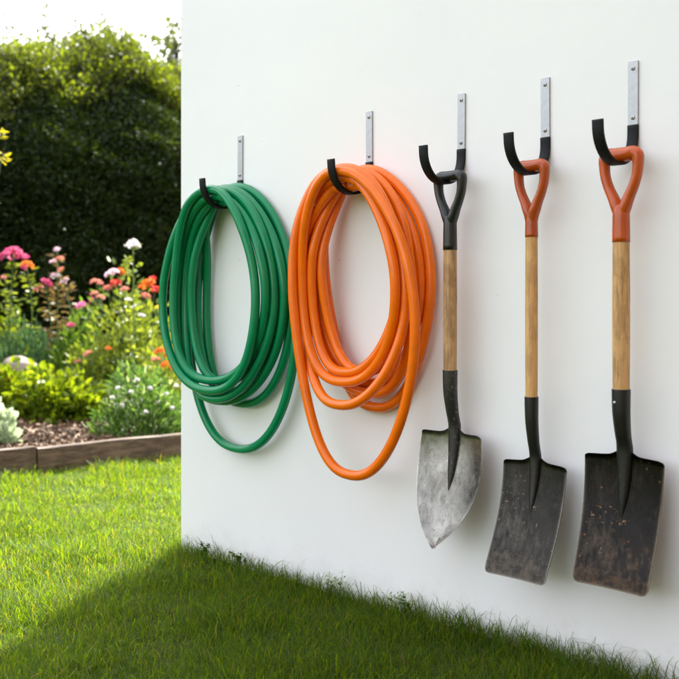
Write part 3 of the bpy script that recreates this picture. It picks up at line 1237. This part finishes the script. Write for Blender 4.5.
ZB = HCZ - HR + 0.0068
g1 = 0.0135
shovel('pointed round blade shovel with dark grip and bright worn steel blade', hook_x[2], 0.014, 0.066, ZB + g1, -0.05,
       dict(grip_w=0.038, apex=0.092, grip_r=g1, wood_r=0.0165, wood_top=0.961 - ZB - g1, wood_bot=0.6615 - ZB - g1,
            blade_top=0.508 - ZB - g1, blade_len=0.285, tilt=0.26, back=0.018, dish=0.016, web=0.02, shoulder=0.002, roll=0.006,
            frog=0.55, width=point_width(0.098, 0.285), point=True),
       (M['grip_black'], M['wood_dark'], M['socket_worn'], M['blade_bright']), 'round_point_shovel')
g2 = 0.0145
shovel('square blade spade with orange grip, thin shaft and dull grey blade', hook_x[3], 0.004, 0.066, ZB + g2, -0.04,
       dict(grip_w=0.036, apex=0.094, grip_r=g2, wood_r=0.0140, wood_top=0.981 - ZB - g2, wood_bot=0.611 - ZB - g2,
            blade_top=0.462 - ZB - g2, blade_len=0.268, tilt=0.30, back=0.016, dish=0.006, web=0.016, shoulder=-0.002, roll=0.004,
            frog=0.50, width=rect_width(0.0885, 0.0845, 0.268, 0.012)),
       (M['grip_orange'], M['wood'], M['socket'], M['blade_dark']), 'square_spade')
g3 = 0.0160
shovel('heavy square shovel with bright orange grip and black rusty blade, nearest the camera', hook_x[4], 0.006, 0.066, ZB + g3, -0.03,
       dict(grip_w=0.040, apex=0.102, grip_r=g3, wood_r=0.0180, wood_top=0.959 - ZB - g3, wood_bot=0.642 - ZB - g3,
            blade_top=0.500 - ZB - g3, blade_len=0.282, tilt=0.22, back=0.016, dish=0.008, web=0.018, shoulder=-0.002, roll=0.005,
            frog=0.52, width=rect_width(0.0955, 0.0895, 0.282, 0.014), rivet=True),
       (M['grip_orange_bright'], M['wood_mid'], M['socket'], M['blade_rust']), 'square_shovel')

# ------------------------------------------------------------------ plants of the bed
def dome_points(n, c, rx, ry, rz, rng, shell=0.55):
    """Points in a half ellipsoid, thicker near its skin, with lumps."""
    d = rng.normal(size=(n, 3))
    d[:, 2] = np.abs(d[:, 2]) * 0.9 - 0.12
    d /= np.linalg.norm(d, axis=1)[:, None]
    nz = vnoise(int(rng.integers(1e6)), 6, 3.2)
    rad = (1 + 0.22 * nz(d)) * (shell + (1 - shell) * rng.uniform(size=n) ** 0.6)
    p = d * rad[:, None] * [rx, ry, rz]
    p[:, 2] = np.maximum(p[:, 2], 0.0)
    return p + c, d


def stems_mesh(parent, tips, base, mat, r0=0.004, r1=0.0018, rng=RNG, spread=0.05, name='stem'):
    mb = MB()
    for t in tips:
        b = base + np.array([rng.normal() * spread, rng.normal() * spread, 0])
        m = (b + t) / 2 + np.array([rng.normal() * 0.02, rng.normal() * 0.02, 0.02])
        path = crom([b, m, t], 4)
        mb.tube(path, np.linspace(r0, r1, len(path)), 6)
    return mb.build(name, mat, parent)


def head_mesh(R, nf, flat, rng, petal=0.016):
    """Flower head: many four-petalled florets over a dome."""
    d = rng.normal(size=(nf, 3))
    d[:, 2] = np.abs(d[:, 2]) + 0.1
    d /= np.linalg.norm(d, axis=1)[:, None]
    c = d * R * [1, 1, flat] * rng.uniform(0.6, 1.15, nf)[:, None]
    pos, dr = [], []
    for q in range(4):
        a = rng.normal(size=(nf, 3))
        t = a - d * (a * d).sum(1)[:, None]
        t /= np.linalg.norm(t, axis=1)[:, None]
        pos.append(c)
        dr.append(t + d * 0.35)
    V, F = leaves(np.concatenate(pos), np.concatenate(dr), petal, petal * 0.75, rng, curl=0.1)
    return mesh_np('flower', V, [F], False)


HEADS = {}
def flower(parent, p, R, colour, flat=0.6, rng=RNG):
    key = (colour, round(R, 3), flat)
    if key not in HEADS:
        HEADS[key] = head_mesh(R * 0.78, int(18 + 330 * R), flat, rng, max(0.010, R * 0.34))
        HEADS[key].materials.append(M['fl_' + colour])
    o = link('flower', HEADS[key], None, parent)
    o.location = Vector([float(c) for c in p]) - parent.location
    o.rotation_euler = (rng.normal() * 0.25, rng.normal() * 0.25, rng.uniform(0, 6.3))
    return o


def ground_at(px, Z):
    p = P(px, Z, z=0)
    p[2] = float(soil_z(np.array([p[0]]), np.array([p[1]]))[0])
    return p


def plant(name, label, cat, px, Z, top, width, leafmat, leaf=(0.05, 0.025), n=900, flowers=(), stemmat='stem', shell=0.4,
          group=None, upright=0.5, nst=10, ry=None):
    """Leafy clump: px column, depth Z, top row, width in photo pixels; flowers: (px,py,R,colour)."""
    b = ground_at(px, Z)
    zt = P(px, Z, py=top)[2]
    rx = width / 2 / FPX * Z
    rz = zt - b[2]
    root = empty(name, b, label, cat, group)
    pos, dr = dome_points(n, b, rx, ry or rx, rz, RNG, shell)
    dr = dr * [1, 1, 0.6] + [0, 0, upright] + RNG.normal(size=(n, 3)) * 0.45
    leaf_part('foliage', pos, dr, RNG.uniform(0.7, 1.25, n) * leaf[0], RNG.uniform(0.7, 1.2, n) * leaf[1], M[leafmat], root)
    tips = []
    for k in range(nst):
        a = RNG.uniform(0, 6.3)
        q = RNG.uniform(0.2, 0.75)
        tips.append(b + np.array([math.cos(a) * rx * q, math.sin(a) * rx * q, rz * RNG.uniform(0.55, 0.85)]))
    fl = []
    for (fx, fy, R, colr) in flowers:
        p = P(fx, Z - RNG.uniform(0.35, 0.95) * rx, py=fy)
        fl.append((p, R, colr))
        tips.append(p)
    stems_mesh(root, tips, b, M[stemmat], spread=min(0.05, rx * 0.3))
    for p, R, colr in fl:
        flower(root, p, R, colr)
    return root


# lime bush, front and centre
plant('lime_bush', 'low lime green leafy bush at the front of the bed', 'bush', 60, 6.5, 360, 104, 'lime', (0.06, 0.045), 1700, upright=0.15,
      stemmat='stem', nst=16)
plant('lime_bush', 'smaller yellow green bush at the far left edge, behind the bark mulch', 'bush', 4, 6.5, 368, 46, 'lime', (0.065, 0.045), 500,
      [(8, 380, 0.03, 'yellow'), (-4, 372, 0.03, 'yellow'), (16, 389, 0.03, 'yellow')], nst=8)
# sage bush on the right; white petals painted in as glints
plant('glint_flecked_bush', 'low sage green bush flecked with white petals that stand in for glints beside the wall corner', 'bush', 146, 5.75, 372, 88, 'sage',
      (0.045, 0.02), 2100,
      [(112, 398, 0.013, 'white'), (122, 405, 0.011, 'white'), (131, 392, 0.013, 'white'), (140, 400, 0.013, 'white'),
       (150, 388, 0.013, 'white'), (158, 402, 0.011, 'white'), (166, 394, 0.013, 'white'), (172, 408, 0.011, 'white'),
       (118, 388, 0.011, 'white'), (146, 412, 0.011, 'white'), (128, 416, 0.011, 'white'), (161, 381, 0.013, 'white'),
       (137, 380, 0.011, 'white'), (176, 386, 0.011, 'white')], nst=14)
# more of the bed, just outside the left edge
plant('leafy_perennial', 'green clump left of the silver plant, outside the picture', 'plant', -75, 6.2, 372, 110, 'mid', (0.06, 0.03), 900)
plant('lime_bush', 'yellow green bush farthest left in the bed, outside the picture', 'bush', -190, 5.9, 380, 110, 'lime', (0.06, 0.045), 900)
plant('flowering_shrub', 'tall olive green shrub at the back of the bed, outside the picture', 'shrub', -110, 7.6, 285, 150, 'olive', (0.06, 0.035), 1500)
# silver plant at lower left
plant('silver_plant', 'pale silvery leaved plant at the left edge beside the timber edging', 'plant', 0, 5.45, 408, 32, 'silver', (0.06, 0.045), 240, nst=6)
# greenery in the middle
plant('leafy_perennial', 'bluish green feathery clump at the left, behind the boulder', 'plant', 26, 7.5, 322, 70, 'bluegreen', (0.075, 0.014), 1300, upright=1.2)
plant('leafy_perennial', 'mid green clump with pink globe flowers in the middle of the bed', 'plant', 74, 7.4, 318, 60, 'mid', (0.06, 0.025), 1200,
      [(82, 306, 0.048, 'magenta'), (71, 326, 0.040, 'pink'), (94, 352, 0.03, 'salmon'), (86, 357, 0.034, 'salmon')], upright=0.9)
plant('leafy_perennial', 'light green clump with salmon flowers behind the lime bush', 'plant', 98, 7.0, 340, 60, 'olive', (0.055, 0.03), 900,
      [(88, 354, 0.035, 'salmon'), (108, 349, 0.03, 'orange'), (78, 362, 0.025, 'salmon')])
plant('orange_flowered_plant', 'low plant with orange red flowers close to the wall corner', 'plant', 168, 6.6, 346, 56, 'olive', (0.05, 0.028), 1000,
      [(160, 352, 0.045, 'orange'), (170, 357, 0.045, 'red'), (165, 365, 0.04, 'orange'), (176, 350, 0.04, 'orange'), (156, 360, 0.035, 'salmon'),
       (172, 368, 0.035, 'orange')])
plant('lime_bush', 'small yellow green tuft under the pink flowers at the left edge', 'bush', 8, 8.0, 318, 40, 'lime', (0.06, 0.04), 450, nst=6)
# flowering shrub, red / orange / blush
plant('flowering_shrub', 'loose shrub with red, orange and blush flower heads behind the white standard', 'shrub', 132, 7.3, 276, 84, 'olive',
      (0.055, 0.03), 1700,
      [(112, 274, 0.055, 'blush'), (121, 272, 0.038, 'orange'), (116, 284, 0.05, 'red'), (124, 290, 0.038, 'salmon'), (108, 288, 0.038, 'salmon'),
       (148, 284, 0.055, 'orange'), (155, 290, 0.05, 'red'), (142, 288, 0.04, 'orange'), (145, 297, 0.045, 'salmon'), (96, 283, 0.045, 'salmon'),
       (101, 298, 0.04, 'salmon'), (94, 294, 0.035, 'salmon'), (152, 280, 0.045, 'red'), (128, 300, 0.03, 'white'), (136, 306, 0.03, 'white'),
       (120, 312, 0.03, 'white'), (142, 316, 0.03, 'white'), (158, 308, 0.03, 'yellow')], shell=0.3, nst=14)


def tall_plant(name, label, px, Z, base_w, leafmat, stems, leaf=(0.06, 0.028), lean=0.0, stemmat='stem', dens=70):
    """stems: (tip_px, tip_py, [(dx,dy,R,colour)...])"""
    b = ground_at(px, Z)
    root = empty(name, b, label, 'flower')
    mb = MB()
    pos, dr = [], []
    fl = []
    for (tx, ty, heads) in stems:
        t = P(tx, Z + RNG.normal() * 0.08, py=ty)
        bb = b + np.array([RNG.normal() * 0.04, RNG.normal() * 0.04, 0])
        m = bb * 0.45 + t * 0.55 + np.array([RNG.normal() * 0.02, RNG.normal() * 0.02, 0])
        path = crom([bb, m, t], 10)
        mb.tube(path, np.linspace(0.007, 0.003, len(path)), 6)
        for q in range(dens):
            s = RNG.uniform(0.25, 0.97)
            p = path[int(s * (len(path) - 1))]
            a = RNG.uniform(0, 6.3)
            dv = np.array([math.cos(a), math.sin(a), RNG.uniform(-0.2, 0.7)])
            pos.append(p + dv * RNG.uniform(0.0, 0.035) + np.array([0, 0, RNG.normal() * 0.012]))
            dr.append(dv)
        for (dx, dy, R, colr) in heads:
            fl.append((P(tx + dx, Z + RNG.normal() * 0.05, py=ty + dy), R, colr))
    mb.build('stem', M[stemmat], root)
    n = len(pos)
    leaf_part('foliage', pos, dr, RNG.uniform(0.6, 1.2, n) * leaf[0], RNG.uniform(0.6, 1.2, n) * leaf[1], M[leafmat], root)
    for p, R, colr in fl:
        flower(root, p, R, colr, 0.7)
    return root


tall_plant('phlox', 'tall phlox with bright pink flower heads at the left edge', 18, 7.6, 40, 'olive',
           [(14, 254, [(0, 0, 0.075, 'pink'), (-9, 3, 0.055, 'pink'), (9, 4, 0.05, 'pink')]),
            (27, 266, [(0, 0, 0.055, 'orange'), (-4, 2, 0.045, 'pink')]),
            (4, 278, [(0, 0, 0.03, 'salmon')])], dens=60)
tall_plant('spire_flower', 'tall flower spire with faded pink blooms left of the middle of the bed', 57, 7.6, 30, 'bronze',
           [(57, 250, [(0, 0, 0.032, 'blush'), (3, 9, 0.034, 'salmon'), (-4, 12, 0.03, 'blush'), (4, 20, 0.034, 'salmon'), (-3, 26, 0.034, 'blush'),
                       (6, 33, 0.03, 'blush'), (-5, 38, 0.03, 'salmon')]),
            (46, 284, [(0, 0, 0.055, 'pink'), (-7, 5, 0.045, 'salmon')]), (66, 280, [(0, 0, 0.02, 'blush')])], dens=75)
tall_plant('white_standard', 'tall single stem crowned by a white flower head, in front of the dark hedge', 137, 6.5, 10, 'olive',
           [(133, 244, [(0, 0, 0.042, 'white'), (-4, 2, 0.032, 'white'), (4, 2, 0.032, 'white')])], stemmat='stem', dens=95, leaf=(0.05, 0.028))
tall_plant('pink_globe_flower', 'single stem with a round pink bloom left of the red shrub', 86, 7.7, 10, 'mid',
           [(100, 283, [(0, 0, 0.03, 'salmon')]), (92, 300, [(0, 0, 0.03, 'pink')])], dens=30)

# leafy dark stake below the standard
# boulder
b = ground_at(20, 7.0)
b[2] = P(20, 7.0, py=366)[2] - 0.03
V, F = [], []
nu_, nv_ = 22, 14
sn = vnoise(77, 6, 2.0)
for i in range(nv_ + 1):
    for j in range(nu_):
        th, ph = PI * i / nv_, 2 * PI * j / nu_
        d = np.array([math.sin(th) * math.cos(ph), math.sin(th) * math.sin(ph), math.cos(th)])
        rr = 1 + 0.14 * sn(d[None])[0]
        V.append(b + d * rr * [0.15, 0.13, 0.105])
for i in range(nv_):
    for j in range(nu_):
        F.append((i * nu_ + j, i * nu_ + (j + 1) % nu_, (i + 1) * nu_ + (j + 1) % nu_, (i + 1) * nu_ + j))
mb = MB()
mb.add(V, F)
o = mb.build('boulder', M['stone'], org=b)
tag(o, 'rounded pinkish grey boulder among the plants at the left', 'boulder')

# yellow-leaved shrub whose twig enters at the left edge
b = ground_at(-40, 5.6)
root = empty('yellow_shrub', b, 'shrub at the left edge with yellow leaves on a twig reaching into the picture', 'shrub')
tips = [P(3, 5.3, py=153), P(-1, 5.3, py=130), P(-30, 5.5, py=120), P(-50, 5.7, py=180), P(-25, 5.6, py=220), P(-70, 5.6, py=200)]
stems_mesh(root, tips, b, M['stem_dark'], 0.012, 0.003)
pos, dr = [], []
for t in tips:
    for q in range(22):
        s = RNG.uniform(0.0, 0.16) if t is tips[0] or t is tips[1] else RNG.uniform(0.0, 0.5) ** 1.6
        s *= 0.35 if t is tips[0] or t is tips[1] else 1
        p = t + (b - t) * s * 0.6
        a = RNG.uniform(0, 6.3)
        dv = np.array([math.cos(a), math.sin(a), RNG.uniform(-0.3, 0.5)])
        pos.append(p + dv * 0.012)
        dr.append(dv)
n = len(pos)
leaf_part('foliage', pos, dr, RNG.uniform(0.03, 0.05, n), RNG.uniform(0.016, 0.026, n), M['goldleaf'], root)

# ------------------------------------------------------------------ hedge
HX, HD = -5.75, 2.4
hn = vnoise(31, 8, 1.3)
hn2 = vnoise(32, 8, 4.0)


def hedge_top(y):
    G = np.stack([0 * y + 2, y, 0 * y], 1)
    return 3.02 + 0.14 * np.clip((y - 1.9) / 0.8, 0, 1) + 0.14 * np.clip((y - 2.7) / 0.5, 0, 1) + 0.14 * np.clip((y - 3.3) / 0.6, 0, 1) + 0.16 * hn(G) + 0.10 * hn2(G)


hedge = empty('hedge', (HX - HD / 2, 2.5, 0.1), 'tall dark evergreen hedge behind the flower bed, its top edge sunlit', 'hedge')


def hedge_leaves(n, y0, y1, kind, rng):
    y = rng.uniform(y0, y1, n)
    t = hedge_top(y)
    if kind == 'front':
        z = rng.uniform(0, 1, n) ** 0.9 * t
        dep = np.abs(rng.normal(size=n)) * 0.16
        G = np.stack([0 * y, y, z], 1)
        bul = 0.14 * hn(G * 1.3) + 0.10 * hn2(G)
        rnd = np.clip((z - (t - 1.25)) / 1.25, 0, 1)
        x = HX + bul - dep - 1.15 * rnd ** 2.2
        dr = np.stack([np.full(n, 0.8), rng.normal(size=n) * 0.7, rng.normal(size=n) * 0.6 + 0.2], 1)
    elif kind == 'top':
        x = HX - rng.uniform(0.1, HD, n)
        G = np.stack([x, y, 0 * y], 1)
        rnd = np.clip((x - (HX - 1.15)) / 1.15, 0, 1)
        z = t + 0.10 * hn2(G) + 0.08 * hn(G * 2) - 1.0 * rnd ** 1.6 - np.abs(rng.normal(size=n)) * 0.16
        dr = np.stack([rng.normal(size=n) * 0.6, rng.normal(size=n) * 0.6, np.abs(rng.normal(size=n)) + 0.3], 1)
    else:
        z = rng.uniform(0, 1, n) * (t - 0.2)
        x = HX - 0.25 - rng.uniform(0, HD - 0.4, n)
        z = np.minimum(z, t - 0.35 - 0.9 * np.clip((x - (HX - 1.15)) / 1.15, 0, 1) ** 1.6)
        dr = rng.normal(size=(n, 3))
    return np.stack([x, y, z], 1), dr


A, B, C_ = [], [], []
for (n, y0, y1, k, l) in [(62000, 0.3, 5.2, 'front', 0.045), (24000, 0.3, 5.2, 'top', 0.045), (26000, 0.3, 5.2, 'core', 0.14),
                          (14000, -4, 0.3, 'front', 0.08), (14000, 5.2, 9, 'front', 0.08), (7000, -4, 0.3, 'top', 0.08), (7000, 5.2, 9, 'top', 0.08),
                          (9000, -4, 0.3, 'core', 0.13), (9000, 5.2, 9, 'core', 0.13)]:
    p, d = hedge_leaves(n, y0, y1, k, RNG)
    A.append(p); B.append(d); C_.append(RNG.uniform(0.65, 1.3, n) * l)
A, B, C_ = np.concatenate(A), np.concatenate(B), np.concatenate(C_)
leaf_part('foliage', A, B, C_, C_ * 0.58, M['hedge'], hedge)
# shoots above the clipped top, leaf colour lightened to paint the sunlit band
mb = MB()
pos, dr, ln = [], [], []
for k in range(1300):
    y = RNG.uniform(0.2, 5.4)
    q0 = RNG.uniform(0, 0.62)                       # 0 at the back of the crown, 1 low on its front slope
    x = HX - 1.25 + 1.2 * q0
    t0 = float(hedge_top(np.array([y]))[0])
    z0 = t0 - 1.05 * q0 ** 2.2 - 0.12
    hgt = RNG.uniform(0.18, 0.48) * (1.0 if q0 < 0.45 else 0.7)
    b = np.array([x, y, z0])
    t = b + np.array([0.25 * q0 + RNG.normal() * 0.10, RNG.normal() * 0.12, hgt])
    path = crom([b, (b + t) / 2 + RNG.normal(size=3) * 0.02, t], 3)
    mb.tube(path, np.linspace(0.005, 0.002, len(path)), 4)
    for q in range(30):
        s = RNG.uniform(0.1, 1)
        p = path[int(s * (len(path) - 1))] + RNG.normal(size=3) * 0.035
        dv = RNG.normal(size=3) + [0, 0, 0.5]
        pos.append(p); dr.append(dv); ln.append(RNG.uniform(0.03, 0.055))
mb.build('shoots', M['bark'], hedge)
ln = np.array(ln)
leaf_part('sun_tint_leaves', pos, dr, ln, ln * 0.6, M['hedge_sun_tint'], hedge)
mb = MB()
for k in range(16):
    y = -3.8 + k * 0.85
    mb.tube(crom([(HX - 0.75, y, 0.0), (HX - 0.8, y + 0.05, 1.2), (HX - 0.72, y - 0.05, 2.7)], 4), np.linspace(0.06, 0.02, 9), 7)
mb.build('trunks', M['bark'], hedge)


# ------------------------------------------------------------------ trees beyond the hedge
def tree(label, px, Z, top, spread, seed, nleaf, loose, group='trees beyond the hedge'):
    rng = np.random.default_rng(seed)
    b = P(px, Z, z=0.0)
    H = P(px, Z, py=top)[2]
    root = empty('tree', b, label, 'tree', group)
    mb = MB()
    tipsl = []

    def grow(p, d, L, r, lev):
        k = 4
        pts = [p]
        for i_ in range(k):
            d = d + rng.normal(size=3) * 0.16 + np.array([0, 0, 0.05])
            d /= np.linalg.norm(d)
            pts.append(pts[-1] + d * L / k)
        mb.tube(np.array(pts), np.linspace(r, r * 0.6, k + 1), 6 if lev > 1 else 8)
        if lev >= 4:
            tipsl.extend(pts[1:])
            return
        for c in range(3 if lev else 4):
            nd = d + rng.normal(size=3) * (0.55 + 0.05 * lev) + np.array([0, 0, 0.15])
            nd /= np.linalg.norm(nd)
            grow(pts[-1 - int(rng.integers(0, 2))], nd, L * rng.uniform(0.55, 0.8), r * 0.55, lev + 1)
    grow(b, np.array([0, 0, 1.0]), H * 0.42, 0.09, 0)
    V = np.array(mb.V)
    s = (H - b[2]) / (V[:, 2].max() - b[2])
    sc = np.array([spread, spread, s])
    mb.V = [tuple(v) for v in (V - b) * sc + b]
    mb.build('trunk', M['bark'], root)
    tp = (np.array(tipsl) - b) * sc + b
    n = nleaf
    pos = tp[rng.integers(0, len(tp), n)] + rng.normal(size=(n, 3)) * loose
    leaf_part('crown', pos, rng.normal(size=(n, 3)) - [0, 0, 0.3], rng.uniform(0.05, 0.09, n), rng.uniform(0.03, 0.05, n), M['treeleaf'], root)


tree('thin topped tree rising highest above the hedge', 84, 12.5, -6, 0.9, 41, 2400, 0.035)
tree('open crowned tree above the hedge between the thin topped tree and the wall', 130, 12.0, 8, 0.95, 42, 3000, 0.035)
tree('open crowned tree above the hedge just left of the white wall', 165, 12.8, 10, 0.95, 43, 3000, 0.035)
tree('twiggy tree above the hedge at the left edge', 6, 12.5, 18, 0.95, 44, 2000, 0.035)

# ------------------------------------------------------------------ weeds at the foot of the wall
def weed(label, px, top, spread, seed, nst, leaf, pale=False, grassy=False):
    rng = np.random.default_rng(seed)
    u = (px - CX) / FPX
    # foot on the ground 3 cm off the wall
    t = (3.38 * u + 0.539 + 0.7071 * 0.03 * (1 - u)) / (0.7071 * (1 + u))
    b = np.array([t, -0.03, 0.0])
    Z = float(depth_u(b[0], b[1])[0])
    H = CAM[2] - (top - HY) / FPX * Z
    root = empty('tall_grass_tuft' if grassy else 'weed', b, label, 'grass tuft' if grassy else 'weed')
    mb = MB()
    pos, dr, ln = [], [], []
    heads = []
    for k in range(nst):
        tip = b + np.array([rng.normal() * spread, -abs(rng.normal()) * spread * 0.5, H * (1 if k == 0 else rng.uniform(0.45, 0.95))])
        bb = b + np.array([rng.normal() * 0.012, -abs(rng.normal()) * 0.008, 0])
        mid = (bb + tip) / 2 + np.array([(bb[0] - tip[0]) * 0.2, 0, H * 0.10])
        path = crom([bb, mid, tip], 6)
        path[:, 1] = np.minimum(path[:, 1], -0.004)
        mb.tube(path, np.linspace(0.0011, 0.0005, len(path)), 5)
        if not grassy:
            for q in range(leaf):
                s = rng.uniform(0.25, 1)
                p = path[int(s * (len(path) - 1))]
                a = rng.uniform(0, 6.3)
                pos.append(p); dr.append([math.cos(a), -abs(math.sin(a)), 0.5]); ln.append(rng.uniform(0.008, 0.016))
        else:
            for q in range(leaf):
                bq = bb + np.array([rng.normal() * 0.02, -abs(rng.normal()) * 0.012, 0])
                dv = np.array([rng.normal() * 0.35, -abs(rng.normal()) * 0.2, 1.0])
                pos.append(bq); dr.append(dv); ln.append(H * rng.uniform(0.4, 0.95))
        heads.append(path[-1])
    mb.build('stem', M['stem'], root)
    ln = np.array(ln)
    leaf_part('foliage', pos, dr, ln, np.full(len(ln), 0.0035) if grassy else ln * 0.55, M['grass' if grassy else 'mid'], root, rng, 0.12)
    if pale:
        for hd in heads:
            n = 14
            hp = np.array(hd) + rng.normal(size=(n, 3)) * [0.006, 0.003, 0.008]
            hp[:, 1] = np.minimum(hp[:, 1], -0.006)
            leaf_part('seed_head', hp, rng.normal(size=(n, 3)), 0.008, 0.006, M['silver'], root, rng)


weed('small dark leafy weed at the wall corner, behind the shadow edge', 206, 541, 0.02, 61, 5, 16)
weed('small leafy weed at the foot of the wall below the green hose', 243, 552, 0.03, 62, 6, 14)
weed('thin bent grass stem with seed head below the orange hose', 337, 574, 0.02, 63, 3, 3, True)
weed('pale flowered weed at the foot of the wall below the pointed shovel', 408, 596, 0.03, 64, 8, 8, True)
weed('spiky grass tuft against the wall under the square spade', 535, 630, 0.03, 65, 7, 5, False, True)
weed('grass tuft against the wall under the pointed shovel', 470, 618, 0.03, 66, 4, 5, False, True)
weed('grass tuft against the wall between the hoses', 290, 572, 0.03, 67, 4, 5, False, True)
weed('thin weed with tiny pale seeds at the lower right under the rusty shovel', 575, 652, 0.03, 68, 4, 8, True)
